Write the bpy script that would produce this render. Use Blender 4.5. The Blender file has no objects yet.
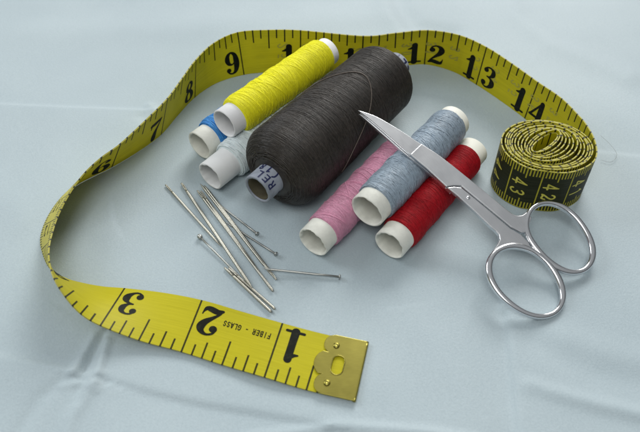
import bpy, bmesh, math, random
import numpy as np
from mathutils import Vector, Matrix, noise as mnoise

S = 0.001                                   # the script counts in millimetres
R = math.radians
PI = math.pi
scene = bpy.context.scene
COL = scene.collection
random.seed(4)
rng = np.random.default_rng(4)

# ------------------------------------------------------------------ helpers
def link(o, parent=None):
    COL.objects.link(o)
    if parent is not None:
        o.parent = parent
    return o

def mesh_obj(name, verts, faces, mats, parent=None, smooth=True, uvs=None, mat_idx=None):
    me = bpy.data.meshes.new(name)
    v = (np.asarray(verts, float) * S)
    me.from_pydata(v.tolist(), [], [list(f) for f in faces])
    if not isinstance(mats, (list, tuple)):
        mats = [mats]
    for m in mats:
        me.materials.append(m)
    if smooth:
        me.polygons.foreach_set('use_smooth', [True] * len(me.polygons))
    if mat_idx is not None:
        me.polygons.foreach_set('material_index', list(mat_idx))
    if uvs is not None:                      # uvs given per vertex
        lay = me.uv_layers.new(name='UVMap')
        li = np.zeros(len(me.loops), dtype=np.int32)
        me.loops.foreach_get('vertex_index', li)
        lay.data.foreach_set('uv', np.asarray(uvs, float)[li].ravel())
    me.update()
    o = bpy.data.objects.new(name, me)
    return link(o, parent)

def bm_obj(name, bm, mat, parent=None, smooth=False, bevel=None, seg=2, autosmooth=None):
    bmesh.ops.recalc_face_normals(bm, faces=bm.faces)
    me = bpy.data.meshes.new(name)
    bm.to_mesh(me); bm.free()
    for v in me.vertices:
        v.co *= S
    me.materials.append(mat)
    if smooth:
        me.polygons.foreach_set('use_smooth', [True] * len(me.polygons))
    o = bpy.data.objects.new(name, me)
    link(o, parent)
    if bevel:
        b = o.modifiers.new('Bevel', 'BEVEL')
        b.width = bevel * S; b.segments = seg; b.limit_method = 'ANGLE'; b.angle_limit = R(35)
        b.harden_normals = False
    return o

def thing(name, label, cat, loc=(0, 0, 0), rotz=0.0, group=None):
    o = bpy.data.objects.new(name, None)
    o.empty_display_size = 0.005
    o.location = Vector(loc) * S
    o.rotation_euler = (0, 0, rotz)
    link(o)
    o['label'] = label; o['category'] = cat
    if group:
        o['group'] = group
    return o

class Geo:
    def __init__(s):
        s.v = []; s.f = []; s.m = []; s.uv = []
    def add(s, verts, faces, m=0, uv=None):
        k = len(s.v)
        s.v.extend([tuple(x) for x in verts])
        s.f.extend([tuple(i + k for i in f) for f in faces])
        s.m.extend([m] * len(faces))
        if uv is None:
            uv = [(0, 0)] * len(verts)
        s.uv.extend(uv)
    def build(s, name, mats, parent=None, smooth=True):
        return mesh_obj(name, s.v, s.f, mats, parent, smooth, s.uv, s.m)

def catmull(pts, n):
    """dense Catmull-Rom through rows of pts (any width)"""
    p = np.asarray(pts, float)
    p = np.vstack([2 * p[0] - p[1], p, 2 * p[-1] - p[-2]])
    out = []
    for i in range(1, len(p) - 2):
        for t in np.linspace(0, 1, n, endpoint=False):
            a, b, c, d = p[i - 1], p[i], p[i + 1], p[i + 2]
            out.append(.5 * ((2 * b) + (c - a) * t + (2 * a - 5 * b + 4 * c - d) * t * t + (3 * b - a - 3 * c + d) * t ** 3))
    out.append(p[-2])
    return np.array(out)

def tube(path, rad, k=6, cap=True, closed=False, ratio=1.0, upv=None):
    """tube round a polyline; rad scalar or per point; ratio flattens it along upv"""
    p = np.asarray(path, float); n = len(p)
    rad = np.broadcast_to(np.asarray(rad, float), (n,))
    if closed:
        t = np.roll(p, -1, 0) - np.roll(p, 1, 0)
    else:
        t = np.gradient(p, axis=0)
    t /= np.linalg.norm(t, axis=1)[:, None] + 1e-12
    if upv is None:
        up = np.zeros_like(t); up[:, 2] = 1
        bad = np.abs(t[:, 2]) > .95
        up[bad] = (1, 0, 0)
    else:
        up = np.broadcast_to(np.asarray(upv, float), t.shape)
    a = np.cross(t, up); a /= np.linalg.norm(a, axis=1)[:, None] + 1e-12
    b = np.cross(a, t)
    ang = np.linspace(0, 2 * PI, k, endpoint=False)
    V = (p[:, None, :] + rad[:, None, None] * (np.cos(ang)[None, :, None] * a[:, None, :] + ratio * np.sin(ang)[None, :, None] * b[:, None, :])).reshape(-1, 3)
    F = []
    m = n if closed else n - 1
    for i in range(m):
        i2 = (i + 1) % n
        for j in range(k):
            j2 = (j + 1) % k
            F.append((i * k + j, i * k + j2, i2 * k + j2, i2 * k + j))
    if cap and not closed:
        F.append(tuple(range(k))[::-1]); F.append(tuple((n - 1) * k + j for j in range(k)))
    return V, F

# ------------------------------------------------------------------ materials
def new_mat(name):
    m = bpy.data.materials.new(name); m.use_nodes = True
    nt = m.node_tree
    b = nt.nodes['Principled BSDF']
    return m, nt, b

def nd(nt, typ, **kw):
    n = nt.nodes.new(typ)
    for k, v in kw.items():
        setattr(n, k, v)
    return n

def mth(nt, op, a, b=None, c=None):
    n = nt.nodes.new('ShaderNodeMath'); n.operation = op
    for i, x in enumerate((a, b, c)):
        if x is None:
            continue
        if isinstance(x, (int, float)):
            n.inputs[i].default_value = x
        else:
            nt.links.new(x, n.inputs[i])
    return n.outputs[0]

def mix_rgb(nt, fac, a, b):
    n = nt.nodes.new('ShaderNodeMix'); n.data_type = 'RGBA'
    for i, x in ((0, fac), (6, a), (7, b)):
        if isinstance(x, (int, float)):
            n.inputs[i].default_value = x
        elif isinstance(x, (tuple, list)):
            n.inputs[i].default_value = (*x, 1) if len(x) == 3 else x
        else:
            nt.links.new(x, n.inputs[i])
    return n.outputs[2]

def noise_tex(nt, scale, detail=3, rough=.5, vec=None, mapping=None):
    n = nd(nt, 'ShaderNodeTexNoise')
    n.inputs['Scale'].default_value = scale
    n.inputs['Detail'].default_value = detail
    n.inputs['Roughness'].default_value = rough
    if vec is None:
        tc = nd(nt, 'ShaderNodeTexCoord'); vec = tc.outputs['Object']
    if mapping:
        mp = nd(nt, 'ShaderNodeMapping'); mp.inputs['Scale'].default_value = mapping
        nt.links.new(vec, mp.inputs['Vector']); vec = mp.outputs[0]
    nt.links.new(vec, n.inputs['Vector'])
    return n.outputs['Fac']

def bump(nt, height, strength, dist, normal_to):
    b = nd(nt, 'ShaderNodeBump')
    b.inputs['Strength'].default_value = strength
    b.inputs['Distance'].default_value = dist
    nt.links.new(height, b.inputs['Height'])
    nt.links.new(b.outputs[0], normal_to.inputs['Normal'])
    return b

def ramp(nt, fac, stops):
    n = nd(nt, 'ShaderNodeValToRGB')
    e = n.color_ramp.elements
    while len(e) < len(stops):
        e.new(.5)
    for i, (p, c) in enumerate(stops):
        e[i].position = p; e[i].color = (*c, 1)
    nt.links.new(fac, n.inputs[0])
    return n.outputs[0]

def thread_mat(name, c, var=.25, rough=.55, sheen=.3, spec=.4, sss=.35):
    m, nt, b = new_mat(name)
    f1 = noise_tex(nt, 900, 3, .6)
    f2 = noise_tex(nt, 90, 2)
    f = mth(nt, 'ADD', mth(nt, 'MULTIPLY', f1, .6), mth(nt, 'MULTIPLY', f2, .4))
    lo = tuple(x * (1 - var) for x in c); hi = tuple(min(1, x * (1 + var)) for x in c)
    nt.links.new(ramp(nt, f, [(.35, lo), (.65, hi)]), b.inputs['Base Color'])
    b.inputs['Roughness'].default_value = rough
    b.inputs['Specular IOR Level'].default_value = spec
    b.inputs['Sheen Weight'].default_value = sheen
    b.inputs['Sheen Roughness'].default_value = .4
    b.inputs['Subsurface Weight'].default_value = sss
    b.inputs['Subsurface Radius'].default_value = (1, 1, 1)
    b.inputs['Subsurface Scale'].default_value = .0005
    b.inputs['Sheen Tint'].default_value = (*[min(1, .3 + x) for x in c], 1)
    bump(nt, noise_tex(nt, 3500, 2), .35, .0001, b)
    return m

def paper_mat(name, c, mark=.12):
    m, nt, b = new_mat(name)
    f = noise_tex(nt, 160, 4, .6)
    nt.links.new(ramp(nt, f, [(.3, tuple(x * (1 - mark) for x in c)), (.6, c)]), b.inputs['Base Color'])
    b.inputs['Roughness'].default_value = .62
    b.inputs['Specular IOR Level'].default_value = .35
    bump(nt, noise_tex(nt, 1100, 4, .65), .25, .0002, b)
    return m

def metal_mat(name, c, rough, scratch=(1, 1, 1), sscale=900, bstr=.08, var=.9):
    m, nt, b = new_mat(name)
    b.inputs['Metallic'].default_value = 1
    f = noise_tex(nt, sscale, 4, .65, mapping=scratch)
    nt.links.new(ramp(nt, f, [(.3, tuple(x * var for x in c)), (.7, c)]), b.inputs['Base Color'])
    g = noise_tex(nt, 150, 3, .6)
    r = nd(nt, 'ShaderNodeMapRange')
    r.inputs['From Min'].default_value = .3; r.inputs['From Max'].default_value = .7
    r.inputs['To Min'].default_value = rough * .92; r.inputs['To Max'].default_value = rough * 1.1
    nt.links.new(g, r.inputs['Value']); nt.links.new(r.outputs[0], b.inputs['Roughness'])
    bump(nt, f, bstr, .0001, b)
    return m

WT = 18.4        # tape width, mm

def tape_mats():
    # yellow printed face: ticks every eighth of an inch, from the tick edge (v = WT)
    def band(nt, u, v, specs, unit, w):
        tot = None
        for s, ln, two in specs:
            d = mth(nt, 'MULTIPLY', mth(nt, 'PINGPONG', u, s / 2), unit)
            on = mth(nt, 'LESS_THAN', d, w / 2)
            e = mth(nt, 'GREATER_THAN', v, WT * (1 - ln))
            if two:
                e = mth(nt, 'MAXIMUM', e, mth(nt, 'LESS_THAN', v, WT * ln))
            k = mth(nt, 'MULTIPLY', on, e)
            tot = k if tot is None else mth(nt, 'MAXIMUM', tot, k)
        return tot
    res = []
    for kind in ('front', 'back'):
        m, nt, b = new_mat('tape ' + kind)
        uv = nd(nt, 'ShaderNodeUVMap'); uv.uv_map = 'UVMap'
        sp = nd(nt, 'ShaderNodeSeparateXYZ'); nt.links.new(uv.outputs[0], sp.inputs[0])
        u, v = sp.outputs[0], sp.outputs[1]
        cb = nd(nt, 'ShaderNodeCombineXYZ')
        nt.links.new(mth(nt, 'MULTIPLY', u, 25.4), cb.inputs[0]); nt.links.new(v, cb.inputs[1])
        streak = noise_tex(nt, 1.0, 4, .6, vec=cb.outputs[0], mapping=(.06, 3.2, 1))
        weave = noise_tex(nt, 1.0, 2, .6, vec=cb.outputs[0], mapping=(1.1, 1.1, 1))
        if kind == 'front':
            yel = ramp(nt, streak, [(.3, (.55, .495, .012)), (.7, (.67, .605, .022))])
            ink = band(nt, u, v, [(1, 1.1, False), (.5, .42, False), (.25, .28, False), (.125, .19, False)], 25.4, .56)
            first = mth(nt, 'GREATER_THAN', u, .06)
            ink = mth(nt, 'MULTIPLY', ink, first)
            inkf = mth(nt, 'MULTIPLY', ink, .95)
            col = mix_rgb(nt, inkf, yel, (.010, .011, .006))
        else:
            dark = ramp(nt, streak, [(.3, (.022, .026, .012)), (.7, (.045, .05, .022))])
            mk = band(nt, mth(nt, 'MULTIPLY', u, 2.54), v, [(1, 1.1, False), (.5, .24, True), (.1, .165, True)], 10.0, .42)
            edge = mth(nt, 'MAXIMUM', mth(nt, 'LESS_THAN', v, .3), mth(nt, 'GREATER_THAN', v, WT - .3))
            mk = mth(nt, 'MAXIMUM', mk, edge)
            wear = mth(nt, 'MULTIPLY', mk, mth(nt, 'ADD', .72, mth(nt, 'MULTIPLY', weave, .4)))
            wear = mth(nt, 'MINIMUM', wear, 1.0)
            late = mix_rgb(nt, wear, dark, (.62, .56, .05))
            mk2 = mth(nt, 'MULTIPLY', band(nt, mth(nt, 'MULTIPLY', u, 2.54), v, [(1, 1.1, False), (.5, .24, True), (.1, .165, True)], 10.0, .42), .9)
            early = mix_rgb(nt, mk2, ramp(nt, streak, [(.3, (.66, .60, .10)), (.7, (.78, .71, .14))]), (.03, .034, .015))
            col = mix_rgb(nt, mth(nt, 'GREATER_THAN', u, 15.6), early, late)
        nt.links.new(col, b.inputs['Base Color'])
        b.inputs['Roughness'].default_value = .45
        b.inputs['Specular IOR Level'].default_value = .2
        bump(nt, streak, .25, .00015, b)
        # thin fibreglass lets some light through
        out = nt.nodes['Material Output']
        tr = nd(nt, 'ShaderNodeBsdfTranslucent'); nt.links.new(col, tr.inputs['Color'])
        mx = nd(nt, 'ShaderNodeMixShader'); mx.inputs[0].default_value = .30
        nt.links.new(b.outputs[0], mx.inputs[1]); nt.links.new(tr.outputs[0], mx.inputs[2])
        nt.links.new(mx.outputs[0], out.inputs['Surface'])
        res.append(m)
    m, nt, b = new_mat('tape edge')
    b.inputs['Base Color'].default_value = (.6, .54, .07, 1); b.inputs['Roughness'].default_value = .6
    uv = nd(nt, 'ShaderNodeUVMap'); uv.uv_map = 'UVMap'
    sp = nd(nt, 'ShaderNodeSeparateXYZ'); nt.links.new(uv.outputs[0], sp.inputs[0])
    u = sp.outputs[0]
    dk = mth(nt, 'LESS_THAN', mth(nt, 'MULTIPLY', mth(nt, 'PINGPONG', u, .0625), 25.4), .36)
    col = mix_rgb(nt, mth(nt, 'MULTIPLY', dk, .95), (.40, .365, .05), (.012, .013, .008))
    nt.links.new(col, b.inputs['Base Color'])
    res.append(m)
    m, nt, b = new_mat('tape ink')
    f = noise_tex(nt, 700, 3, .6)
    nt.links.new(ramp(nt, f, [(.25, (.022, .023, .011)), (.5, (.006, .007, .004))]), b.inputs['Base Color'])
    b.inputs['Specular IOR Level'].default_value = .12
    b.inputs['Roughness'].default_value = .5
    res.append(m)
    m, nt, b = new_mat('tape show through print')
    f = noise_tex(nt, 500, 2, .6)
    nt.links.new(ramp(nt, f, [(.3, (.34, .31, .03)), (.7, (.44, .39, .035))]), b.inputs['Base Color'])
    b.inputs['Roughness'].default_value = .45
    res.append(m)
    m, nt, b = new_mat('tape yellow print')
    f = noise_tex(nt, 700, 2, .6)
    nt.links.new(ramp(nt, f, [(.3, (.42, .39, .05)), (.6, (.62, .57, .08))]), b.inputs['Base Color'])
    b.inputs['Roughness'].default_value = .5
    res.append(m)
    return res

TM = tape_mats()
M_paper = paper_mat('white paper tube', (.80, .80, .73), .22)
M_paper2 = paper_mat('cool white paper tube', (.78, .78, .79))
M_plast = paper_mat('greyish white tube', (.72, .73, .73), .06)
M_core = paper_mat('printed cone core', (.31, .34, .40), .4)
M_board = paper_mat('brown board inside', (.09, .078, .045), .4)
M_blueink, nt, b = new_mat('navy print'); b.inputs['Base Color'].default_value = (.015, .022, .085, 1); b.inputs['Roughness'].default_value = .5
M_steel = metal_mat('brushed steel', (.74, .75, .77), .33, (.2, 3, 1), 1600, .04, .92)
M_polish = metal_mat('polished steel', (.78, .79, .81), .17, (1, 1, 1), 500, .0, .97)
def plain_metal(name, c, rough):
    m, nt, b = new_mat(name)
    b.inputs['Base Color'].default_value = (*c, 1); b.inputs['Metallic'].default_value = 1; b.inputs['Roughness'].default_value = rough
    f = noise_tex(nt, 45, 1)
    nt.links.new(ramp(nt, f, [(.3, tuple(x * .9 for x in c)), (.7, c)]), b.inputs['Base Color'])
    return m
M_needle = plain_metal('needle steel', (.50, .485, .42), .41)
M_pin = plain_metal('pin steel', (.46, .47, .45), .42)
M_brass = metal_mat('brass', (.38, .335, .08), .33, (.4, 3, 1), 1100, .02)

# ------------------------------------------------------------------ cloth
def cloth():
    m, nt, b = new_mat('pale blue satin cloth')
    big = noise_tex(nt, 14, 3, .5)
    fine = noise_tex(nt, 1700, 4, .75)
    f = mth(nt, 'ADD', mth(nt, 'MULTIPLY', big, .5), mth(nt, 'MULTIPLY', fine, .5))
    nt.links.new(ramp(nt, f, [(.37, (.350, .425, .462)), (.63, (.43, .508, .542))]), b.inputs['Base Color'])
    b.inputs['Roughness'].default_value = .55
    b.inputs['Specular IOR Level'].default_value = .3
    b.inputs['Sheen Weight'].default_value = .25
    b.inputs['Sheen Roughness'].default_value = .5
    tc = nd(nt, 'ShaderNodeTexCoord')
    w1 = nd(nt, 'ShaderNodeTexWave'); w1.inputs['Scale'].default_value = 700; w1.inputs['Distortion'].default_value = 1.2
    w1.bands_direction = 'X'; nt.links.new(tc.outputs['Object'], w1.inputs['Vector'])
    w2 = nd(nt, 'ShaderNodeTexWave'); w2.inputs['Scale'].default_value = 700; w2.inputs['Distortion'].default_value = 1.2
    w2.bands_direction = 'Y'; nt.links.new(tc.outputs['Object'], w2.inputs['Vector'])
    h = mth(nt, 'ADD', mth(nt, 'MULTIPLY', mth(nt, 'ADD', w1.outputs['Fac'], w2.outputs['Fac']), .06), mth(nt, 'MULTIPLY', fine, 1.1))
    bump(nt, h, .5, .00022, b)
    st = .85
    xs = np.arange(-265, 265 + st, st); ys = np.arange(0, 470 + st, st)
    X, Y = np.meshgrid(xs, ys)
    Z = np.zeros_like(X)
    def seg(pts):
        """distance and signed side to a polyline, and the fraction along it"""
        D = np.full(X.shape, 1e9); SG = np.zeros(X.shape); T = np.zeros(X.shape)
        n = len(pts) - 1
        for i in range(n):
            a = np.array(pts[i]); c = np.array(pts[i + 1]); d = c - a; L2 = d @ d
            t = np.clip(((X - a[0]) * d[0] + (Y - a[1]) * d[1]) / L2, 0, 1)
            dx = X - a[0] - t * d[0]; dy = Y - a[1] - t * d[1]
            q = np.hypot(dx, dy); k = q < D
            sg = (d[0] * (Y - a[1]) - d[1] * (X - a[0])) / math.sqrt(L2)
            D = np.where(k, q, D); SG = np.where(k, sg, SG); T = np.where(k, (i + t) / n, T)
        return D, SG, T
    def ridge(pts, h, w, taper=(1, 1)):
        nonlocal Z
        D, SG, T = seg(pts)
        Z += h * (taper[0] * (1 - T) + taper[1] * T) * np.exp(-(D / w) ** 2)
    def step(pts, h, w, reach):
        """fold: steep on one side, long soft fall on the other (left of travel)"""
        nonlocal Z
        D, SG, T = seg(pts)
        Z += h * np.where(SG > 0, np.exp(-(D / reach) ** 2), np.exp(-(D / w) ** 2))
    # ironed-in creases of the folded cloth, and the knot where they cross
    step([(-62, 205.2), (-72, 205.5), (-100, 206.8), (-125, 208.3), (-260, 216)], 1.2, 1.4, 18)
    ridge([(-66.5, 209), (-64, 206.5), (-62.5, 203)], .9, 1.8)
    ridge([(-68, 202), (-65, 200)], -.5, 2.5)
    step([(-66, 92.5), (-77, 95.3), (-90.7, 98.1), (-140, 108), (-260, 130)], 1.0, 1.3, 12)
    step([(0, 78), (-32, 83.6), (-46, 86.8), (-62, 91.2)], -.8, 1.3, 11)
    ridge([(-66.8, 92.5), (-65.2, 99), (-63.4, 106), (-61.5, 113)], -1.3, 1.1, (1, .7))
    ridge([(-69.0, 93), (-67.2, 99), (-65.2, 106), (-63, 113)], .8, 1.3, (1, .6))
    ridge([(-62.2, 91), (-61.6, 99), (-61.0, 106), (-59.5, 114)], 1.2, 1.2, (1, .6))
    ridge([(-71, 89.5), (-66, 90.8), (-61, 88.5)], .45, 1.1)
    ridge([(-69, 94.5), (-64, 93.2), (-60, 93.5)], .35, 1.0)
    ridge([(-65, 91), (-66.5, 88), (-65.5, 85)], -.4, 1.0)
    ridge([(-63, 89), (-66, 80), (-66, 66)], .7, 1.8)
    ridge([(-70, 92), (-76, 86), (-80, 74)], -.5, 2.2)
    step([(49, 60), (50.9, 76.6), (52.7, 96.9), (53.4, 106), (54.2, 113)], -1.1, 1.3, 12)
    ridge([(58, 90), (63, 88), (74, 84.5), (95, 79)], 1.2, 2.4, (.5, 1))
    ridge([(62, 103), (76, 94), (100, 88)], -.55, 5)
    ridge([(72, 104), (88, 98), (110, 96)], .5, 5)
    step([(99.5, 186), (117, 183), (150, 181), (260, 172)], -1.1, 1.4, 16)
    ridge([(34.7, 300), (36, 278), (41, 264), (56, 258)], -1.1, 6)
    ridge([(30, 300), (31, 276), (36, 260)], .6, 5)
    ridge([(82, 300), (88, 270), (100, 250), (125, 228)], 1.0, 7)
    ridge([(-20, 75), (5, 78.7), (29, 76.4), (80, 68)], .7, 1.3)
    ridge([(-260, 262), (-150, 258), (-60, 262), (30, 272)], .9, 11)
    ridge([(-58.6, 193), (-66.7, 169), (-70, 145)], .55, 6)
    ridge([(-98, 150), (-125, 170), (-160, 190)], .7, 7)
    ridge([(-110, 120), (-130, 150), (-140, 190)], -.5, 9)
    ridge([(20, 118), (34, 102), (44, 80)], .35, 7)
    ridge([(-25, 100), (-10, 88), (14, 82)], -.3, 6)
    # soft unevenness
    for k in range(26):
        a = rng.uniform(0, 2 * PI); f = rng.uniform(.015, .07); ph = rng.uniform(0, 6.28)
        Z += .075 * np.sin(f * (X * math.cos(a) + Y * math.sin(a)) + ph)
    # nothing may rise into what lies on the cloth
    near = np.exp(-(np.clip(np.hypot((X - 5) / 75, (Y - 165) / 50) - .75, 0, None) / .25) ** 2)
    Z = Z * (1 - .75 * near)
    Z = np.where(near > .3, np.minimum(Z, .12), Z)
    # flat where the tape stands
    D, SG, T = seg([(12, 94), (-35, 108), (-60, 114), (-72, 122), (-84, 130), (-90.5, 142), (-90, 155), (-84.6, 166), (-74, 175), (-59, 192), (-49, 214), (-31, 229), (-8, 231.6), (17, 230), (43, 235.6), (63, 222), (78, 201), (89, 180), (90, 165)])
    kf = 1 - np.exp(-(D / 7) ** 2)
    Z = np.where((X < 15) & (Y < 118), np.where(D < 9, np.minimum(Z, .1), Z), Z * kf + .06 * (1 - kf))
    V = np.stack([X.ravel(), Y.ravel(), Z.ravel()], 1)
    ny, nx = X.shape
    idx = np.arange(nx * ny).reshape(ny, nx)
    F = np.stack([idx[:-1, :-1], idx[:-1, 1:], idx[1:, 1:], idx[1:, :-1]], -1).reshape(-1, 4)
    o = mesh_obj('tablecloth', V, F.tolist(), m)
    o['kind'] = 'structure'
    o['label'] = 'pale blue creased satin cloth under everything'
    return o
cloth()

# ------------------------------------------------------------------ tape measure
tape = thing('tape_measure', 'yellow tape measure looping round the thread reels and rolled up at one end', 'tape measure', (0, 160, 0))
TOFF = np.array([0, 160, 0.])

PT = [  # inch, plain edge, tick edge
 (0.0, (12.8, 103.2, .60), (8.0, 85.4, .55)), (.5, (1.0, 106.0, .62), (-3.7, 88.3, .75)), (1.0, (-11.0, 109.6, .7), (-15.3, 91.8, 1.4)),
 (1.5, (-23.3, 113.7, .62), (-27.4, 95.8, 1.1)), (2.0, (-35.6, 117.8, .6), (-39.3, 99.8, 1.3)), (2.5, (-47.6, 120.5, .6), (-51.5, 102.6, 2.9)),
 (3.0, (-59.7, 122.2, .6), (-62.0, 105.1, 6.7)), (3.25, (-66.2, 123.1, .16), (-67.3, 107.2, 9.5)), (3.5, (-72.7, 124.4, .16), (-71.6, 110.8, 12.6)),
 (3.75, (-78.9, 126.4, .16), (-75.3, 115.5, 14.7)), (4.0, (-84.4, 130.1, .16), (-78.0, 121.2, 15.1)), (4.25, (-88.0, 135.5, .16), (-79.8, 127.3, 14.5)),
 (4.5, (-90.5, 141.6, .16), (-80.7, 133.5, 13.6)), (4.75, (-91.0, 148.1, .16), (-80.9, 139.8, 13.2)), (5.0, (-90.1, 154.7, .16), (-80.2, 146.2, 13.2)),
 (5.25, (-88.0, 161.0, .16), (-78.7, 152.4, 13.5)), (5.5, (-84.6, 166.3, .16), (-76.1, 158.2, 14.4)), (5.75, (-79.6, 170.7, .16), (-71.9, 163.8, 15.5)),
 (6.0, (-74.3, 174.9, .16), (-66.6, 169.6, 16.3)), (6.5, (-66.4, 183.0, .16), (-59.8, 180.5, 17.2)), (7.0, (-59.3, 192.3, .16), (-53.8, 191.4, 17.9)),
 (7.5, (-54.6, 203.2, .16), (-49.9, 202.7, 18.2)), (8.0, (-49.3, 214.1, .16), (-46.3, 213.1, 18.5)), (8.5, (-41.6, 223.2, .16), (-40.7, 223.6, 18.7)),
 (9.0, (-31.0, 228.6, .16), (-32.2, 231.0, 18.6)), (9.5, (-20.5, 230.4, .16), (-20.2, 232.6, 18.6)), (10.0, (-8.0, 231.6, .16), (-7.6, 232.3, 18.6)),
 (11.0, (17.0, 231.0, .16), (16.8, 228.6, 18.5)), (11.5, (30.6, 233.6, .16), (29.6, 230.6, 18.5)), (12.0, (43.3, 235.6, .16), (42.3, 232.6, 18.4)),
 (12.5, (54.4, 230.8, .16), (54.2, 229.0, 18.6)), (13.0, (62.8, 222.2, .16), (63.4, 221.0, 18.7)), (13.5, (70.7, 212.2, .16), (71.2, 210.6, 18.7)),
 (14.0, (78.2, 201.5, .16), (78.5, 199.6, 18.7)), (14.5, (84.6, 190.6, .16), (84.9, 190.4, 18.7)), (15.0, (89.3, 179.5, .16), (89.3, 179.3, 18.7)),
]
# the rolled end: a flattened spiral turning clockwise, each turn inside the one before
def roll_path():
    pts = []
    cx, cy = 75.0, 166.9
    N = 12.4
    n = 1300
    for i in range(n + 1):
        th = 2 * PI * N * i / n
        turn = th / (2 * PI)
        if turn < 1:
            rr = 15.9 - 1.75 * turn
        else:
            rr = 14.15 - (14.15 - 5.9) * ((turn - 1) / (N - 1)) ** 1.0
        w = min(1, max(0, (rr - 5.9) / (15.9 - 5.9)))
        a0 = .12
        ang = a0 - th
        out = np.array([rr * math.cos(ang), rr * .83 * math.sin(ang)])
        ia = R(43)
        b_in = rr * (.27 + .56 * min(1, w * 1.5))
        loc = np.array([rr * math.cos(ang - ia), b_in * math.sin(ang - ia)])
        inn = np.array([math.cos(ia) * loc[0] - math.sin(ia) * loc[1], math.sin(ia) * loc[0] + math.cos(ia) * loc[1]])
        k = min(1, w * 1.25); k = k * k * (3 - 2 * k)
        p = out * k + inn * (1 - k)
        c = np.array([cx, cy]) * k + np.array([74.4, 168.2]) * (1 - k)
        wob = .1 * math.sin(3 * ang + turn) if turn > .7 else 0
        p = p * (1 + wob / max(rr, 1)) + c
        z = .2 + (.42 * math.sin(2.4 * turn + .6 * math.sin(ang)) + .30 * math.sin(5.3 * turn) + .2) * min(1, turn)
        z = max(.2, z)
        pts.append((p[0], p[1], z))
    return np.array(pts)
RP = roll_path()
_seg = np.r_[0, np.cumsum(np.linalg.norm(np.diff(RP, axis=0), axis=1))]
_free = catmull([np.r_[u, p, t] for u, p, t in PT], 14)
u_join = 15.0 + np.linalg.norm(RP[0] - np.array(PT[-1][1])) / 25.4
roll = np.c_[u_join + _seg / 25.4, RP, RP + np.array([0, 0, 18.25])]
# blend the join: one Catmull through the last free points and the first roll points
tail = [np.r_[u, p, t] for u, p, t in PT[-3:]] + [roll[k] for k in (0, 12, 24, 36)]
jb = catmull(tail, 14)
i0 = 2 * 14; 
FREE = np.vstack([_free[:-1], jb[i0:3 * 14]])
ROLL = np.vstack([jb[3 * 14:6 * 14], roll[36:]])
ALL = np.vstack([FREE, ROLL])
UU = ALL[:, 0]
def tape_frame(u):
    """plain edge, tick edge, unit normal of the printed face at inch u"""
    u = np.asarray(u, float)
    g = lambda q: np.stack([np.interp(q, UU, ALL[:, i]) for i in range(1, 7)], -1)
    e = .03
    a = g(u); d = g(np.minimum(u + e, UU[-1])) - g(np.maximum(u - e, UU[0]))
    P, T = a[..., :3], a[..., 3:]
    t = (d[..., :3] + d[..., 3:])
    c = T - P
    n = np.cross(t, c); n /= np.linalg.norm(n, axis=-1)[..., None] + 1e-12
    return P, T, n
def tape_pt(u, v, off=0.0):
    P, T, n = tape_frame(u)
    f = (np.asarray(v, float) / WT)[..., None]
    return P + (T - P) * f + n * np.asarray(off, float)[..., None] if np.ndim(off) else P + (T - P) * f + n * off

THK = .42
def tape_solid(geo, us, nv=6):
    us = np.asarray(us); n = len(us)
    vs = np.linspace(0, WT, nv + 1)
    P, T, nn = tape_frame(us)
    fr = P[:, None] + (T - P)[:, None] * (vs / WT)[None, :, None]
    bk = fr - nn[:, None] * THK
    for grid, m, flip in ((fr, 0, False), (bk, 1, True)):
        uv = [(u, v) for u in us for v in vs]
        F = []
        for i in range(n - 1):
            for j in range(nv):
                a = i * (nv + 1) + j; q = (a, a + nv + 1, a + nv + 2, a + 1)
                F.append(q[::-1] if flip else q)
        geo.add(grid.reshape(-1, 3) - TOFF, F, m, uv)
    for j, flip in ((nv, False), (0, True)):
        g = np.stack([fr[:, j], bk[:, j]], 1).reshape(-1, 3)
        uv = [(u, vs[j]) for u in us for _ in (0, 1)]
        F = []
        for i in range(n - 1):
            q = (2 * i, 2 * i + 2, 2 * i + 3, 2 * i + 1)
            F.append(q[::-1] if flip else q)
        geo.add(g - TOFF, F, 2, uv)
    for i in (0, n - 1):
        g = np.concatenate([fr[i], bk[i]]); k = nv + 1
        F = [(j, j + 1, k + j + 1, k + j) for j in range(nv)]
        geo.add(g - TOFF, F, 2, [(us[i], v) for v in vs] * 2)

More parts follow.
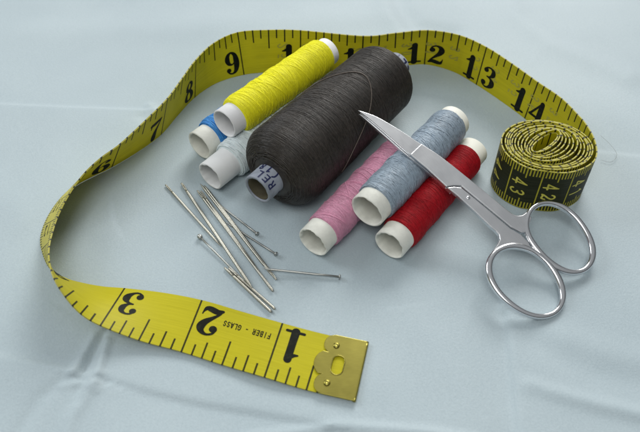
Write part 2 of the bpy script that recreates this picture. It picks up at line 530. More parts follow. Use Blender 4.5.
# lettering: strokes (x, y, width) in a box one unit high
NUM = {
 '1': [[(0, .02, .2), (0, .5, .185), (0, .99, .19)], [(-.25, .04, .075), (.25, .04, .075)], [(-.02, .93, .11), (-.12, .83, .1), (-.24, .79, .05)]],
 '2': [[(-.17, .73, .19), (-.165, .74, .19)], [(-.25, .75, .05), (-.18, .89, .06), (-.02, .965, .07), (.14, .9, .14), (.2, .75, .2), (.13, .57, .17), (-.04, .38, .1), (-.2, .2, .06), (-.27, .06, .05)],
       [(-.27, .06, .08), (-.12, .12, .16), (.08, .08, .16), (.2, .09, .12), (.26, .2, .05), (.28, .3, .03)]],
 '3': [[(-.17, .8, .17), (-.165, .81, .17)], [(-.24, .82, .05), (-.12, .94, .06), (.03, .965, .07), (.16, .88, .14), (.17, .71, .16), (.06, .57, .07), (-.07, .53, .05)],
       [(-.07, .535, .05), (.1, .49, .08), (.2, .37, .18), (.2, .21, .18), (.07, .06, .08), (-.07, .03, .06), (-.2, .1, .05), (-.25, .19, .05)], [(-.17, .2, .18), (-.165, .19, .18)]],
 '4': [[(.1, 0, .19), (.1, .5, .19), (.1, .98, .17)], [(-.06, .03, .06), (.26, .03, .06)], [(.06, .96, .07), (-.12, .62, .07), (-.29, .29, .08)], [(-.32, .27, .09), (0, .27, .09), (.3, .27, .09)]],
 '5': [[(-.15, .93, .1), (.05, .93, .12), (.21, .95, .08)], [(-.16, .95, .05), (-.18, .52, .05)], [(-.18, .54, .05), (-.04, .62, .06), (.13, .55, .14), (.2, .34, .2), (.14, .14, .15), (0, .03, .07), (-.14, .06, .05), (-.23, .16, .05)], [(-.16, .18, .17), (-.155, .175, .17)]],
 '6': [[(.22, .82, .05), (.13, .94, .06), (.0, .965, .07), (-.12, .87, .13), (-.19, .66, .19), (-.2, .4, .2), (-.15, .15, .14), (0, .03, .07), (.14, .12, .14), (.19, .3, .18), (.13, .49, .13), (0, .56, .06), (-.12, .48, .05)], [(.16, .8, .16), (.165, .795, .16)]],
 '7': [[(-.25, .9, .14), (-.05, .9, .16), (.2, .93, .1)], [(.25, .95, .06), (.12, .68, .08), (0, .44, .15), (-.05, .2, .2), (-.06, .02, .19)], [(-.25, .97, .05), (-.26, .7, .04)]],
 '8': [[(0, .53, .08), (-.15, .64, .14), (-.16, .82, .13), (0, .965, .07), (.15, .84, .13), (.14, .66, .13), (0, .53, .1), (-.16, .4, .13), (-.2, .22, .17), (-.12, .07, .1), (0, .03, .07), (.14, .08, .12), (.2, .24, .17), (.13, .42, .14), (0, .54, .09)]],
 '0': [[(0, .965, .06), (-.14, .86, .12), (-.2, .5, .2), (-.14, .14, .12), (0, .035, .06), (.14, .14, .12), (.2, .5, .2), (.14, .86, .12), (0, .965, .06)]],
}
NUM['9'] = [[(-x, 1 - y, w) for x, y, w in st] for st in NUM['6']]
LET = {
 'F': [[(-.2, 0), (-.2, 1)], [(-.2, .95), (.24, .95)], [(-.2, .52), (.16, .52)]],
 'I': [[(0, 0), (0, 1)]],
 'B': [[(-.2, 0), (-.2, 1)], [(-.2, .95), (.1, .95), (.2, .75), (.1, .53), (-.2, .53)], [(.08, .53), (.25, .28), (.12, .05), (-.2, .05)]],
 'E': [[(-.2, 0), (-.2, 1)], [(-.2, .95), (.24, .95)], [(-.2, .52), (.18, .52)], [(-.2, .05), (.24, .05)]],
 'R': [[(-.2, 0), (-.2, 1)], [(-.2, .95), (.12, .95), (.22, .75), (.1, .5), (-.2, .5)], [(.05, .5), (.25, 0)]],
 'G': [[(.25, .78), (.08, .97), (-.18, .85), (-.26, .5), (-.18, .15), (.05, .03), (.25, .15), (.26, .45)], [(.05, .45), (.27, .45)]],
 'L': [[(-.18, 0), (-.18, 1)], [(-.18, .05), (.24, .05)]],
 'A': [[(-.26, 0), (0, 1), (.26, 0)], [(-.16, .33), (.16, .33)]],
 'S': [[(.22, .8), (.05, .97), (-.18, .83), (-.12, .6), (.14, .42), (.2, .2), (0, .03), (-.24, .18)]],
 '-': [[(-.14, .42), (.14, .42)]], ' ': [],
 '(': [[(.12, 1.05), (-.08, .75), (-.08, .25), (.12, -.05)]],
}
def strokes(ch, serif=True, w=.13):
    if serif and ch in NUM:
        return [np.array(s, float) for s in NUM[ch]]
    src = LET.get(ch)
    if src is None:
        src = [[p[:2] for p in st] for st in NUM[ch] if len(st) > 2 or ch in '47']
        if ch == '1':
            src = [[(0, 0), (0, 1)], [(0, .97), (-.18, .8)]]
        if ch == '4':
            src = [[(.1, 0), (.1, 1)], [(.1, .97), (-.28, .28)], [(-.3, .27), (.28, .27)]]
    return [np.array([(x, y, w) for x, y in st], float) for st in src]
def stroke_strip(st, step, fat=1.0):
    """2-D stroke to rounded strip: rows of three points, box units; step = max length of a row"""
    if len(st) > 2:
        st = catmull(st, 6)
    st = st * np.array([1, 1, fat])
    out = [st[0]]
    for a, c in zip(st[:-1], st[1:]):
        k = max(1, int(np.hypot(*(c - a)[:2]) / step))
        for q in range(1, k + 1):
            out.append(a + (c - a) * q / k)
    st = np.array(out)
    d = np.gradient(st[:, :2], axis=0); d /= np.linalg.norm(d, axis=1)[:, None] + 1e-9
    nrm = np.stack([-d[:, 1], d[:, 0]], 1)
    rows = []
    for e, base, sg in ((0, st[0], -1), (1, st[-1], 1)):
        cap = []
        for t in (.98, .8, .45):
            w = base[2] * math.sqrt(1 - t * t)
            dd = d[0] if e == 0 else d[-1]; nn = nrm[0] if e == 0 else nrm[-1]
            cc = base[:2] + sg * dd * base[2] / 2 * t
            cap.append((cc - nn * w / 2, cc, cc + nn * w / 2))
        if e == 0:
            rows = cap + [(p[:2] - q * p[2] / 2, p[:2], p[:2] + q * p[2] / 2) for p, q in zip(st, nrm)]
        else:
            rows += cap[::-1]
    return np.array(rows)             # n x 3 x 2
def draw(geo, ch, mapper, mat, serif=True, w=.13, step=.08, off0=.05, doff=.008):
    """mapper(xy array, off) -> 3-D points"""
    for k, st in enumerate(strokes(ch, serif, w)):
        rw = stroke_strip(st, step, 1.22 if serif else 1.0)
        n = len(rw)
        p = mapper(rw.reshape(-1, 2), off0 + doff * k)
        F = []
        for i in range(n - 1):
            for j in range(2):
                a = i * 3 + j
                F.append((a, a + 1, a + 4, a + 3))
        geo.add(p, F, mat)

def tape_map(u0, v0, h, wx=1.0, rot=False, back=False, mir=1):
    """box unit -> tape: x along the tape, y towards the tick edge"""
    def f(xy, off):
        x, y = xy[:, 0] * wx * mir, xy[:, 1] - .5
        if rot:
            du, dv = -y * h, -xy[:, 0] * wx * h
        else:
            du, dv = x * h, y * h
        return tape_pt(u0 + du / 25.4, v0 + dv, -(THK + off) if back else off) - TOFF
    return f

band_geo = Geo()
us_free = np.unique(np.r_[np.linspace(0, 3, 90), np.linspace(3, 16, 330), FREE[-1, 0]])
us_free = us_free[us_free <= FREE[-1, 0] + 1e-6]
tape_solid(band_geo, us_free, 8)
H = WT * .53
for n in range(1, 15):
    s = str(n)
    if len(s) == 1:
        draw(band_geo, s, tape_map(n - 4.7 / 25.4, WT * .345, H, 1.08), 3)
    else:
        draw(band_geo, s[0], tape_map(n - 4.7 / 25.4, WT * .345, H, 1.08), 3)
        draw(band_geo, s[1], tape_map(n + 4.5 / 25.4, WT * .345, H, 1.08), 3)
word = 'FIBER - GLASS'
for i, ch in enumerate(word):
    draw(band_geo, ch, tape_map(1.10 + i * 1.22 / 25.4 * .93, WT * .30, 1.75, .8), 3, serif=False, w=.2, step=.2)
# centimetre numerals on the back face, and the same showing faintly through the front
for c in range(3, 41):
    for k, ch in enumerate(str(c)):
        vv = WT * .5 + (2.2 if k == 0 else -2.2) * (1 if len(str(c)) == 2 else 0)
        uu = (c - .32) / 2.54
        if 9.5 < uu < FREE[-1, 0] - .1:
            draw(band_geo, ch, tape_map(uu, vv, 4.0, .8, rot=True), 4, serif=False, w=.17, step=.16, off0=.02, doff=.004)
        draw(band_geo, ch, tape_map(uu, vv, 4.6, .85, rot=True, back=True, mir=1), 3, serif=False, w=.14, step=.16)
band = band_geo.build('tape_band', TM, tape)

roll_geo = Geo()
uj = FREE[-1, 0]
us_roll = np.r_[np.linspace(uj, UU[-1] - .05, 1200)]
tape_solid(roll_geo, us_roll, 4)
for c in range(40, 53):
    uu = (c - .36) / 2.54
    for k, ch in enumerate(str(c)):
        vv = WT * .5 + (2.3 if k == 0 else -2.3)
        if uu > uj + .1:
            draw(roll_geo, ch, tape_map(uu, vv, 4.7, .85, rot=True, back=True), 5, serif=False, w=.14, step=.16)
roll_o = roll_geo.build('rolled_tape', TM, tape)
roll_o['label'] = 'rolled up dark backed end of the tape with yellow centimetre figures'

# metal tip
def metal_tip():
    def mp(x, v, off):                      # x mm from the end of the tape
        return org + np.asarray(x, float)[..., None] * ax + (np.asarray(v, float)[..., None] - WT / 2) * av + nz * (off + .06)
    a0 = tape_pt(np.array([0., 0.]), np.array([0., WT])); a1 = tape_pt(np.array([.42, .42]), np.array([0., WT]))
    org = a0.mean(0) - TOFF; ax = a1.mean(0) - a0.mean(0); ax /= np.linalg.norm(ax)
    av = a0[1] - a0[0]; av -= ax * (av @ ax); av /= np.linalg.norm(av); nz = np.cross(ax, av)
    # outline: straight at the end, three scallops inward
    L = []
    L += [(-1.0, -.25), (8.3, -.25)]
    def arc(cx, cv, rx, rv, a0, a1, n=9):
        return [(cx + rx * math.cos(R(a)), cv + rv * math.sin(R(a))) for a in np.linspace(a0, a1, n)]
    L += arc(8.0, 2.9, 2.9, 3.1, -80, 62)
    L += arc(8.8, WT / 2, 3.6, 4.1, -62, 62, 11)
    L += arc(8.0, WT - 2.9, 2.9, 3.1, -62, 80)
    L += [(8.3, WT + .25), (-1.0, WT + .25)]
    hole = [(5.6 + 1.75 * math.cos(a), WT / 2 + (1.3 if math.sin(a) > 0 else -1.3) + 1.75 * math.sin(a)) for a in np.linspace(0.01, 2 * PI + .01, 26, endpoint=False)]
    bm = bmesh.new()
    def loop(pts):
        vs = [bm.verts.new((x, v, 0)) for x, v in pts]
        return [bm.edges.new((vs[i], vs[(i + 1) % len(vs)])) for i in range(len(vs))]
    es = loop(L) + loop(hole)
    bmesh.ops.triangle_fill(bm, use_beauty=True, edges=es)
    top = [f for f in bm.faces]
    ex = bmesh.ops.extrude_face_region(bm, geom=top)
    for g in ex['geom']:
        if isinstance(g, bmesh.types.BMVert):
            g.co.z = .42
    for vtx in bm.verts:
        p = mp(np.array([vtx.co.x]), np.array([vtx.co.y]), float(vtx.co.z + .03))[0]
        vtx.co = p
    o = bm_obj('metal_tip', bm, M_brass, tape, False, .16, 3)
    # folded end: a rounded bar along the edge, and the plate's underside lip
    path = np.array([mp(np.array([-1.0]), np.array([v]), .02)[0] for v in np.linspace(-.25, WT + .25, 14)])
    V, F = tube(path, .5, 10, ratio=.9)
    mesh_obj('folded_edge', V, F, M_brass, o)
    # raised rim of the slot
    hp = np.array([mp(np.array([x]), np.array([v]), .45)[0] for x, v in hole])
    V, F = tube(hp, .16, 8, closed=True)
    mesh_obj('slot_rim', V, F, M_brass, o)
    for v in (3.2, WT - 3.2):
        g = Geo()
        vs = []; fs = []
        for i, (rr, h) in enumerate([(.95, .42), (.93, .58), (.75, .78), (.45, .9), (.25, .84), (.05, .78)]):
            for k in range(16):
                a = 2 * PI * k / 16
                vs.append(mp(np.array([7.3 + rr * math.cos(a)]), np.array([v + rr * math.sin(a)]), h)[0])
        for i in range(5):
            for k in range(16):
                k2 = (k + 1) % 16
                fs.append((i * 16 + k, i * 16 + k2, i * 16 + 16 + k2, i * 16 + 16 + k))
        fs.append(tuple(5 * 16 + k for k in range(16)))
        mesh_obj('rivet', vs, fs, M_brass, o)
metal_tip()

# ------------------------------------------------------------------ thread reels
def lathe(prof, seg, wob=None):
    """closed profile of (x, r) turned about the x axis"""
    n = len(prof); V = []; F = []
    for k in range(seg):
        a = 2 * PI * k / seg
        for i, (x, r) in enumerate(prof):
            dx, dr = (wob(i, a) if wob else (0, 0))
            V.append((x + dx, (r + dr) * math.cos(a), (r + dr) * math.sin(a)))
    for k in range(seg):
        k2 = (k + 1) % seg
        for i in range(n):
            i2 = (i + 1) % n
            F.append((k * n + i, k2 * n + i, k2 * n + i2, k * n + i2))
    return V, F

def paper_tube(parent, L, ro, ri, z, mat, seed, rough=.12, name='paper_tube'):
    r = random.Random(seed)
    ph = [r.uniform(0, 6.28) for _ in range(6)]
    ch = .22
    prof = [(ch, ro), (L * .25, ro), (L - ch, ro), (L - .05, ro - ch), (L, (ro + ri) / 2), (L - .05, ri + ch * .6), (L - ch, ri), (L * .5, ri), (1.2, ri), (ch, ri), (.05, ri + ch * .6), (0, (ro + ri) / 2), (.05, ro - ch)]
    def wob(i, a):
        if i in (8, 9, 10, 11, 5, 6):
            q = rough * (math.sin(3 * a + ph[0]) + .7 * math.sin(7 * a + ph[1]) + .6 * math.sin(13 * a + ph[2]))
            return (q * .45, q * (1.0 if i in (9, 10, 8) else .3))
        if i in (0, 12):
            return (.25 * rough * math.sin(5 * a + ph[3]), .2 * rough * math.sin(4 * a + ph[4]))
        return (0, .08 * math.sin(2 * a + ph[5]))
    V, F = lathe(prof, 72, wob)
    V = np.array(V) + np.array([0, 0, z])
    return mesh_obj(name, V, F, mat, parent)

def winding(parent, prof, x0, x1, z, mat, pitch, rt, seed, passes, turns, steps=30, rin=4, jitter=.22):
    """thread really wound: a close helix under many crossing passes; prof(x) = radius"""
    r = np.random.default_rng(seed)
    g = Geo()
    xs = np.linspace(x0, x1, 60)
    pr = [(x0 + .05, rin)] + [(x, prof(x) - rt * 1.2) for x in xs] + [(x1 - .05, rin)]
    V, F = lathe(pr, 64)
    g.add(np.array(V), F)
    def strand(phi, x, lift, rr):
        rad = np.array([prof(q) for q in x]) + lift
        p = np.stack([x, rad * np.cos(phi), rad * np.sin(phi)], 1)
        nrm = np.stack([0 * x, np.cos(phi), np.sin(phi)], 1)
        t = np.gradient(p, axis=0); t /= np.linalg.norm(t, axis=1)[:, None]
        b = np.cross(t, nrm)
        k = 5; ang = np.linspace(0, 2 * PI, k, endpoint=False) + .3
        V = (p[:, None] + rr * (np.cos(ang)[None, :, None] * b[:, None] + np.sin(ang)[None, :, None] * nrm[:, None])).reshape(-1, 3)
        n = len(p); i = np.arange(n - 1)[:, None] * k; j = np.arange(k)[None]; j2 = (j + 1) % k
        F = np.stack([i + j, i + j2, i + k + j2, i + k + j], -1).reshape(-1, 4)
        g.add(V, F.tolist())
    # close helix, laid in overlapping runs of slightly different pitch
    n_t = (x1 - x0) / pitch
    ph = np.arange(0, n_t * 2 * PI, 2 * PI / steps)
    jit = np.interp(ph, np.linspace(0, ph[-1], int(n_t) + 2), r.normal(0, pitch * jitter, int(n_t) + 2))
    lift = np.interp(ph, np.linspace(0, ph[-1], int(n_t * 1.5) + 2), r.normal(0, rt * .16, int(n_t * 1.5) + 2))
    x = np.clip(x0 + rt + ph / (2 * PI) * pitch + jit, x0 + rt, x1 - rt)
    strand(ph + r.uniform(0, 6), x, lift - rt * .35, rt)
    # crossing passes
    for q in range(passes):
        T = r.uniform(*turns); sgn = 1 if q % 2 else -1
        ph = np.linspace(0, T * 2 * PI, int(T * steps))
        f = ph / ph[-1]
        a, c = sorted(r.uniform(0, 1, 2)) if q % 3 == 2 else (0, 1)
        if c - a < .25:
            a, c = 0, 1
        f = a + (c - a) * f
        bend = np.interp(f, np.linspace(0, 1, 7), np.r_[0, r.normal(0, .03, 5), 0])
        x = np.clip(x0 + rt + (x1 - x0 - 2 * rt) * (f + bend), x0 + rt, x1 - rt)
        if sgn < 0:
            x = x[::-1]
        strand(ph + r.uniform(0, 6.28), x, rt * r.uniform(-.1, .8), rt * r.uniform(.85, 1.05))
    # a few strands lying proud at a steeper slant
    for q in range(max(6, passes // 3)):
        T = r.uniform(.6, 2.4); ph = np.linspace(0, T * 2 * PI, int(T * 40)); f = ph / ph[-1]
        a = r.uniform(0, .45); c = a + r.uniform(.3, .55)
        f = a + (c - a) * (f + .08 * np.sin(f * r.uniform(2, 6)))
        x = np.clip(x0 + rt + (x1 - x0 - 2 * rt) * f, x0 + rt, x1 - rt)
        if q % 2:
            x = x[::-1]
        rise = rt * 1.7 * np.clip(np.minimum(ph, ph[-1] - ph) / .5, -1, 1) - rt * .2
        strand(ph + r.uniform(0, 6.28), x, rise, rt * 1.05)
    # short fibres standing off the thread
    for q in range(110):
        xa = r.uniform(x0 + .5, x1 - .5); pa = r.uniform(0, 6.28); n = 7
        f = np.linspace(0, 1, n); ln = r.uniform(.8, 2.6)
        x = np.clip(xa + ln * f * r.normal(0, .5), x0, x1)
        ph = pa + ln / prof(xa) * f * r.choice([-1, 1])
        strand(ph, x, rt * .4 + r.uniform(.1, .7) * f ** 1.6, np.full(n, .028)[0])
    o = g.build('thread', mat, parent)
    o.location.z = z * S
    return o

def reel(label, near, ang, L, ro, ri, Rw, e0, e1, mat, tube_mat, seed, pitch=.36, rt=.2, passes=14, turns=(5, 14), taper=.9, group='small paper reels of sewing thread', rough=.12, tz=None):
    x, y, zc = near
    t = thing('thread_reel', label, 'thread reel', (x, y, zc - Rw), R(ang), group)
    paper_tube(t, L, ro, ri, Rw, tube_mat, seed, rough)
    x0, x1 = e0, L - e1
    def prof(q):
        d = min(q - x0, x1 - q)
        k = 1 - taper * max(0, 1 - d / 1.6) ** 2 * .55
        return ro + (Rw - ro) * k + .12 * math.sin(q * .7 + seed) * min(1, d / 3)
    winding(t, prof, x0, x1, Rw, mat, pitch, rt, seed, passes, turns, rin=ro - .1)
    return t

T_yellow = thread_mat('yellow thread', (.90, .85, .012), .08, .55, .15)
T_blue = thread_mat('blue thread', (.035, .22, .56), .2)
T_white = thread_mat('white thread', (.66, .74, .76), .1)
T_dark = thread_mat('charcoal brown thread', (.030, .0245, .020), .5, .42, .12, .5, 0)
T_pink = thread_mat('pink thread', (.60, .265, .385), .14)
T_grey = thread_mat('silver grey thread', (.27, .335, .40), .25, .36, .3, .7, .0)
T_red = thread_mat('red thread', (.35, .003, .009), .25, .55, .1, .25)

reel('bright yellow thread reel lying on top of the blue and the white reels', (-32.8, 178.9, 17.0), 49.6, 55.5, 5.4, 4.75, 6.6, 5.3, 3.6, T_yellow, M_paper2, 1, .21, .12, 22, (2.2, 9), rough=.05)
reel('light blue thread reel mostly hidden under the yellow reel', (-42.8, 179.5, 6.4), 50.5, 54, 5.5, 4.75, 6.3, 5.4, 4, T_blue, M_paper, 2, .42, .24, 12, (6, 14), rough=.08)
reel('white thread reel with a long bare tube end, left of the charcoal cone', (-37.4, 164.4, 6.3), 51.5, 54, 5.3, 4.6, 6.5, 9.5, 5, T_white, M_plast, 3, .42, .25, 8, (10, 20), rough=.12)
reel('pink thread reel beside the big charcoal cone', (-2.3, 135.7, 6.0), 53.8, 54, 5.4, 4.8, 6.0, 5.6, 4.5, T_pink, M_paper, 5, .21, .12, 22, (2.2, 9), rough=.18)
reel('silver grey thread reel resting between the pink and red reels under the scissor blades', (14.5, 142.0, 13.5), 52.6, 54, 5.9, 5.25, 6.5, 4.8, 3.2, T_grey, M_paper, 6, .34, .18, 34, (2.5, 9), rough=.12)
reel('dark red thread reel under the scissor blades, nearest the scissor handles', (21.6, 134.6, 6.0), 53.0, 54, 5.4, 4.75, 6.0, 5.6, 5.4, T_red, M_paper, 7, .21, .12, 16, (5, 24), rough=.14)

def big_cone():
    t = thing('thread_cone', 'big charcoal brown thread cone with printed core, under the scissor tips', 'thread cone', (-19.9, 150.0, 0), R(52.9))
    zc = 14.9; L = 82
    core = paper_tube(t, L, 5.2, 4.25, zc, M_core, 11, .05, 'printed_core')
    # inside lining of brown board
    V, F = lathe([(.5, 4.2), (L - .5, 4.2), (L - .5, 3.95), (.5, 3.95)], 48)
    mesh_obj('core_lining', np.array(V) + np.array([0, 0, zc]), F, M_board, core)
    x0, x1 = 6.6, 75.5
    def prof(q):
        d0 = q - x0; d1 = x1 - q
        k = 14.1 + .75 * math.cos((q - x0) / (x1 - x0) * PI)
        if d0 < 8:
            k -= 9.2 * (1 - math.sqrt(max(0, 1 - (1 - d0 / 8) ** 2)))
        if d1 < 6:
            k -= 8.5 * (1 - math.sqrt(max(0, 1 - (1 - d1 / 6) ** 2)))
        return k
    w = winding(t, prof, x0, x1, zc, T_dark, .22, .125, 12, 34, (3.5, 22), steps=44, rin=5.1)
    # two strands that have slipped from the winding
    g = Geo()
    for cp, rr in (([(33, 2.9), (40, 2.45), (47, 2.0), (53, 1.55), (53, 1.15), (46, .65), (32, .1), (26, -.3)], .17),):
        c = catmull(cp, 12)
        x, ph = c[:, 0], c[:, 1]
        rad = np.array([prof(q) for q in x]) + .33
        p = np.stack([x, -rad * np.cos(ph), rad * np.sin(ph)], 1)
        V, F = tube(p, rr, 6); g.add(V, F)
    lt = g.build('loose_strand', thread_mat('loose brown strand', (.10, .08, .065), .2, .5, .3, .4, 0), t)
    lt.location.z = zc * S
    # printing round both ends of the core
    g = Geo()
    def cm(x0c, a0, h, sx=1.0):
        def f(xy, off):
            # text runs up and over the core to the left, letter tops towards the rim
            a = a0 - xy[:, 0] * h * sx / 5.2
            x = x0c - (xy[:, 1] - .5) * h
            rr = 5.2 + off + .08
            return np.stack([x, rr * np.cos(a), rr * np.sin(a)], 1)
        return f
    for k, ch in enumerate('REL'):
        draw(g, ch, cm(2.2, R(146 - 30 * k), 2.7, 1.05), 0, False, .17, .15, .03)
    for k, ch in enumerate('(18'):
        draw(g, ch, cm(5.6, R(128 - 30 * k), 2.8, 1.05), 0, False, .17, .15, .03)
    for a in (205, 250, 300):
        draw(g, '-', cm(4.5, R(a), 3.0, 1), 0, False, .3, .15, .03)
    pr = g.build('core_print', M_blueink, core); pr.location.z = zc * S
    g = Geo()
    for k, ch in enumerate('REL18REL18'):
        draw(g, ch, cm(L - 2.4, R(10 - 34 * k), 3.2, 1.0), 0, False, .22, .15, .03)
    pr = g.build('core_print', M_blueink, core)
    pr.location.z = zc * S
big_cone()

# ------------------------------------------------------------------ scissors
def scissors():
    yaw, pitch = R(127.723), R(19.095)
    t = thing('scissors', 'small steel scissors with two finger rings, blades resting on the reels', 'scissors', (60.4, 109.7, 0), 0)
    Mx = Matrix.Translation((0, 0, 1.35 * S)) @ Matrix.Rotation(yaw, 4, 'Z') @ Matrix.Rotation(-pitch, 4, 'Y')
    def place(o):
        o.matrix_local = Mx
        return o
    def slab(name, pts, z0, z1, mat, parent=t, bev=.3, seg=3, zf=None):
        bm = bmesh.new()
        lo = [bm.verts.new((x, y, z0 + (zf(x, y) if zf else 0))) for x, y in pts]
        hi = [bm.verts.new((x, y, z1 + (zf(x, y) if zf else 0))) for x, y in pts]
        n = len(pts)
        bm.faces.new(hi); bm.faces.new(lo[::-1])
        for i in range(n):
            bm.faces.new((lo[i], lo[(i + 1) % n], hi[(i + 1) % n], hi[i]))
        bmesh.ops.triangulate(bm, faces=[f for f in bm.faces if len(f.verts) > 4])
        o = bm_obj(name, bm, mat, parent, False, bev, seg)
        if parent is t:
            place(o)
        return o
    # upper half: ground blade, then the shank that runs to the right ring
    up = catmull([(83.4, .25), (78.9, -3.4), (73.7, -6.1), (68.1, -8.45), (62.75, -10.38)], 6)
    lo = catmull([(61.6, -4.55), (69.8, -3.0), (76.8, -1.55), (83.4, .25)], 6)
    blade = [tuple(p) for p in up] + [tuple(p) for p in lo[:-1]]
    ob = slab('blade', blade, .05, .85, M_steel, bev=.22)
    # shank A
    upA = catmull([(62.9, -10.3), (57.7, -12.45), (52, -14.17), (45.2, -15.9), (36.1, -18.15), (30.2, -19.55), (27.5, -20.6), (26.2, -22.6), (26.2, -25.0)], 5)
    loA = [(23.6, -25.0), (22.4, -22.5), (20.5, -20.4), (21.6, -18.2), (24.84, -16.45), (34.5, -14.15), (44.2, -11.85), (45.6, -9.6), (46.5, -7.35), (55.0, -5.9), (61.6, -4.3)]
    slab('shank', [tuple(p) for p in upA] + loA, 0, 1.25, M_steel, bev=.35)
    # lower half: shank B to the left ring
    shB = [(46.35, -7.4), (45.35, -9.7), (43.9, -11.55), (34.4, -13.85), (24.7, -16.1), (21.4, -17.7), (18.2, -18.0), (15.6, -17.4), (18.6, -14.6), (20.2, -11.4), (20.6, -8.0), (20.2, -4.6), (21.4, -4.2),
           (22.4, -6.6), (23.1, -8.8), (23.9, -10.5), (25.0, -11.25), (26.6, -11.2), (28.2, -10.8), (36.0, -9.6), (42.5, -8.45)]
    slab('shank', shB[::-1], -.25, 1.15, M_steel, bev=.3)
    # under blade: seen as the darker lip along the lower edge
    upB = catmull([(82.6, .3), (77.5, -2.6), (71.5, -4.6), (63.5, -6.4), (54, -9.5), (45, -10.8)], 6)
    loB = catmull([(44.5, -8.0), (55.0, -6.0), (63.1, -3.75), (70.0, -2.35), (77, -.9), (82.6, .3)], 6)
    slab('blade', [tuple(p) for p in upB] + [tuple(p) for p in loB[:-1]], -1.05, -.08, M_steel, bev=.3)
    # finger rings
    def ring(inn, out, phase):
        inn = catmull(inn + inn[:1], 8)[:-1]; out = np.asarray(out)
        c = inn.mean(0)
        outd = catmull(list(map(tuple, out)) + [tuple(out[0])], 8)
        ang_o = np.arctan2(outd[:, 1] - c[1], outd[:, 0] - c[0]); ro = np.hypot(outd[:, 0] - c[0], outd[:, 1] - c[1])
        k = np.argsort(ang_o); ang_o, ro = ang_o[k], ro[k]
        a_i = np.arctan2(inn[:, 1] - c[1], inn[:, 0] - c[0]); r_i = np.hypot(inn[:, 0] - c[0], inn[:, 1] - c[1])
        k = np.argsort(a_i); a_i, r_i = a_i[k], r_i[k]
        A = np.linspace(-PI, PI, 120, endpoint=False)
        Ro = np.interp(A, ang_o, ro, period=2 * PI); Ri = np.interp(A, a_i, r_i, period=2 * PI)
        f = lambda q: np.convolve(np.r_[q[-6:], q, q[:6]], np.ones(13) / 13, 'valid')
        Ro, Ri = f(Ro), f(Ri)
        rc = (Ro + Ri) / 2; hw = np.clip((Ro - Ri) / 2, .85, 1.9)
        p = np.stack([c[0] + rc * np.cos(A), c[1] + rc * np.sin(A), np.full(120, .45)], 1)
        K = 16
        an = np.linspace(0, 2 * PI, K, endpoint=False)
        V = []
        for i in range(120):
            rad = np.array([math.cos(A[i]), math.sin(A[i]), 0])
            for q in an:
                ca, sa = math.cos(q), math.sin(q)
                V.append(p[i] + rad * hw[i] * np.sign(ca) * abs(ca) ** .8 + np.array([0, 0, 1]) * .98 * np.sign(sa) * abs(sa) ** .8)
        F = []
        for i in range(120):
            i2 = (i + 1) % 120
            for j in range(K):
                j2 = (j + 1) % K
                F.append((i * K + j, i2 * K + j, i2 * K + j2, i * K + j2))
        place(mesh_obj('finger_ring', V, F, M_polish, t))
    ring([(18.69, -2.06), (20.32, -5.43), (20.12, -10.28), (17.13, -14.77), (12.99, -17.43), (7.2, -17.69), (1.61, -15.8), (-1.46, -12.97), (-2.31, -9.59), (-1.04, -5.74), (2.5, -2.03), (7.86, -.09), (13.46, .26)],
         [(19.4, .35), (22.0, -4.34), (22.1, -9.7), (20.0, -14.9), (15.82, -17.97), (9.8, -19.55), (3.66, -19.41), (-.83, -16.77), (-3.3, -13.03), (-3.6, -8.35), (-2.4, -4.52), (1.26, -.83), (7.3, 1.9), (13.53, 2.35)], 0)
    ring([(23.3, -23.77), (25.3, -27.32), (25.2, -31.33), (22.41, -35.39), (16.95, -37.62), (10.08, -36.9), (4.65, -33.9), (2.4, -29.28), (2.9, -25.29), (5.6, -22.8), (10.58, -20.7), (16.4, -20.5), (20.8, -21.4)],
         [(25.2, -22.9), (27.02, -29.5), (25.2, -34.84), (20.64, -38.9), (13.93, -39.7), (6.99, -38.2), (2.6, -34.87), (.6, -30.0), (1.14, -25.6), (3.6, -21.6), (8.0, -19.0), (14, -18.2), (20.5, -18.9)], 0)
    # pivot: a flush screw just inside the lower shank
    V = []; F = []
    for i, (rr, z) in enumerate([(.62, 1.1), (.6, 1.2), (.42, 1.28), (.05, 1.3)]):
        for k in range(18):
            V.append((39.9 + rr * math.cos(2 * PI * k / 18), -11.1 + rr * math.sin(2 * PI * k / 18), z))
    for i in range(3):
        for k in range(18):
            k2 = (k + 1) % 18
            F.append((i * 18 + k, i * 18 + k2, i * 18 + 18 + k2, i * 18 + 18 + k))
    F.append(tuple(3 * 18 + k for k in range(18)))
    place(mesh_obj('pivot_screw', V, F, M_polish, t))
scissors()

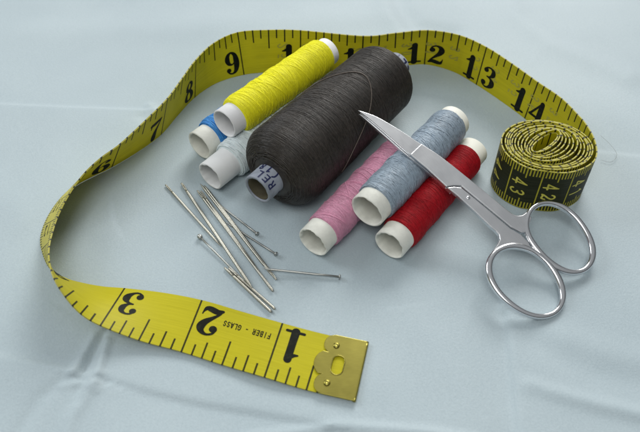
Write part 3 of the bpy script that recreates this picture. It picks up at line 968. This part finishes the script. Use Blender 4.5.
# ------------------------------------------------------------------ needles and pins
def needle(label, a, b, r=.5, blunt=False, eye=True):
    """a = eye end, b = point"""
    a = np.array(a, float); b = np.array(b, float)
    L = np.linalg.norm(b - a); d = (b - a) / L; r *= .92
    side = np.cross(d, (0, 0, 1)); side /= np.linalg.norm(side); up = np.cross(side, d)
    o = bpy.data.objects.new('sewing_needle', None)
    base = np.array([(a[0] + b[0]) / 2, (a[1] + b[1]) / 2, 0])
    g = Geo()
    # shaft
    s = np.r_[4.4, 5.0, 6.5, np.linspace(9, L - 9, 8), L - 4, L - 1.8, L - .7, L - .1]
    rr = np.r_[.86, .95, 1, np.ones(8), .96, .72, .45, .12] * r
    if blunt:
        rr[-4:] = np.array([1, .97, .9, .55]) * r
    V, F = tube(a + d * s[:, None] - base, rr, 10); g.add(V, F)
    # two cheeks round the long eye and a rounded head
    for sg in ((-1, 1) if eye else ()):
        q = np.linspace(0, 1, 22)
        ss = .5 + q * 4.0
        off = sg * r * .5 * np.sin(PI * q) ** .5
        V, F = tube(a + d * ss[:, None] + side * off[:, None] - base, r * .40, 8, ratio=1.6); g.add(V, F)
    if not eye:
        V, F = tube(a + d * np.array([0, .3, 1, 2.4, 4.4])[:, None] - base, np.array([.3, .55, .72, .82, .86]) * r, 10); g.add(V, F)
    V, F = tube(a + d * np.array([.0, .1, .3, .6, .9])[:, None] - base, np.array([.15, .5, .7, .75, .62]) * r, 9, ratio=.9); g.add(V, F)
    V, F = tube(a + d * np.array([4.0, 4.25, 4.5])[:, None] - base, np.array([.45, .75, .86]) * r, 9); g.add(V, F)
    m = g.build('sewing_needle', M_needle)
    bpy.data.objects.remove(o)
    m.location = Vector(base) * S
    m['label'] = label; m['category'] = 'needle'; m['group'] = 'sewing needles scattered on the cloth'
    return m
def pin(label, tip, head, r=.33, ball=None):
    tip = np.array(tip, float); head = np.array(head, float)
    L = np.linalg.norm(head - tip); d = (head - tip) / L
    t = thing('dressmaking_pin', label, 'pin', (head[0], head[1], 0), 0, 'dressmaking pins scattered on the cloth')
    base = np.array([head[0], head[1], 0])
    s = np.array([0, .5, 1.6, 3.5, L * .4, L * .7, L]); rr = np.array([.08, .35, .7, 1, 1, 1, 1]) * r
    V, F = tube(tip + d * s[:, None] - base, rr, 10); mesh_obj('shaft', V, F, M_pin, t)
    if ball:
        q = np.linspace(0, PI, 13)
        V, F = tube(head - d * (ball * 1.25 * np.cos(q))[:, None] - base, ball * np.sin(q) + .01, 16)
    else:
        V, F = tube(head + d * np.array([-.12, -.05, .25, .42, .5])[:, None] - base, np.array([.35, .78, .82, .6, .1]), 16)
    mesh_obj('head', V, F, M_pin, t)

needle('needle farthest left of all, with its point under another needle', (-53.8, 166.1, .55), (-31.8, 138.6, .52), .46)
needle('needle with a large dark eye, second from the left of the pile', (-48.3, 166.7, .75), (-20.6, 121.6, 1.35), .58)
needle('left needle of the crossing pair nearest the yellow tape', (-30.0, 130.1, .58), (-14.4, 113.4, .62), .52, True, False)
needle('right needle of the crossing pair nearest the yellow tape', (-28.7, 129.9, .58), (-13.3, 114.4, .62), .5, True, False)
needle('longer of two touching needles in the middle of the pile', (-42.4, 163.3, .6), (-14.2, 120.9, .6), .52, True)
needle('shorter of two touching needles in the middle of the pile', (-41.2, 163.1, .6), (-18.9, 128.2, .6), .46)
needle('left needle of the touching pair crossed by the flat headed pin', (-14.9, 126.8, 1.1), (-41.6, 166.2, .9), .5)
needle('right needle of the touching pair crossed by the flat headed pin', (-13.4, 124.9, 1.1), (-40.3, 165.6, .9), .5)
pin('pin with a big round silver ball head', (-22.6, 124.0, .34), (-39.0, 142.2, 1.0), .32, .85)
pin('short dark headed pin on the far right of the needle pile, nearest the reels', (-38.0, 160.4, .34), (-20.6, 143.7, .8), .34)
pin('pin with its head just left of the pink reel, lying under the needles', (-31.6, 149.3, .34), (-14.1, 135.3, .8), .33)
pin('flat headed pin lying crosswise with its tip over the needle ends', (-17.9, 128.6, 2.0), (5.9, 126.3, .85), .36)

c = catmull([(104.5, 191.5, .5), (106.5, 186, .9), (107.5, 181, .6), (104.5, 177.5, .5), (101, 178.5, .5)], 10)
V, F = tube(c, .05, 5)
lint = mesh_obj('lint_fibre', V, F, thread_mat('grey lint', (.22, .24, .24), .2))
lint['label'] = 'thin curled grey lint fibre on the cloth right of the rolled tape'; lint['category'] = 'lint'

# ------------------------------------------------------------------ camera
cam = bpy.data.cameras.new('camera')
cam.sensor_width = 36; cam.lens = 687.87 / 640 * 36
cam.dof.use_dof = True; cam.dof.focus_distance = .232; cam.dof.aperture_fstop = 22
cam.clip_start = .005; cam.clip_end = 10
co = bpy.data.objects.new('camera', cam); link(co)
co.location = (0, 0, .17315); co.rotation_euler = (R(90 - 48.712), 0, 0)
scene.camera = co

# ------------------------------------------------------------------ light
w = bpy.data.worlds.new('World'); scene.world = w; w.use_nodes = True
nt = w.node_tree
bg = nt.nodes['Background']
tc = nd(nt, 'ShaderNodeTexCoord'); sp = nd(nt, 'ShaderNodeSeparateXYZ')
nt.links.new(tc.outputs['Generated'], sp.inputs[0])
c = ramp(nt, mth(nt, 'ADD', mth(nt, 'MULTIPLY', sp.outputs[2], .5), .5), [(.48, (.035, .038, .04)), (.62, (.16, .18, .19)), (.93, (.95, .98, 1.0))])
nt.links.new(c, bg.inputs['Color']); bg.inputs['Strength'].default_value = .36

def area(name, loc, target, size, power, col, sy=None):
    l = bpy.data.lights.new(name, 'AREA'); l.shape = 'RECTANGLE'
    l.size = size; l.size_y = sy or size; l.energy = power; l.color = col
    o = bpy.data.objects.new(name, l); link(o)
    o.location = loc
    d = Vector(target) - Vector(loc)
    o.rotation_euler = d.to_track_quat('-Z', 'Y').to_euler()
    return o
area('window_light', (.32, 1.30, .80), (0, .16, 0), .72, 17.6, (1, .99, .96), .6)
area('side_window_light', (-1.0, .62, .68), (0, .16, 0), .6, 6.2, (.92, .97, 1), .6)
area('room_light', (-.10, -.24, .75), (0, .17, 0), .42, 2.75, (1, 1, .97))

scene.view_settings.view_transform = 'Standard'
scene.view_settings.look = 'None'
scene.view_settings.exposure = 0
scene.view_settings.gamma = 1
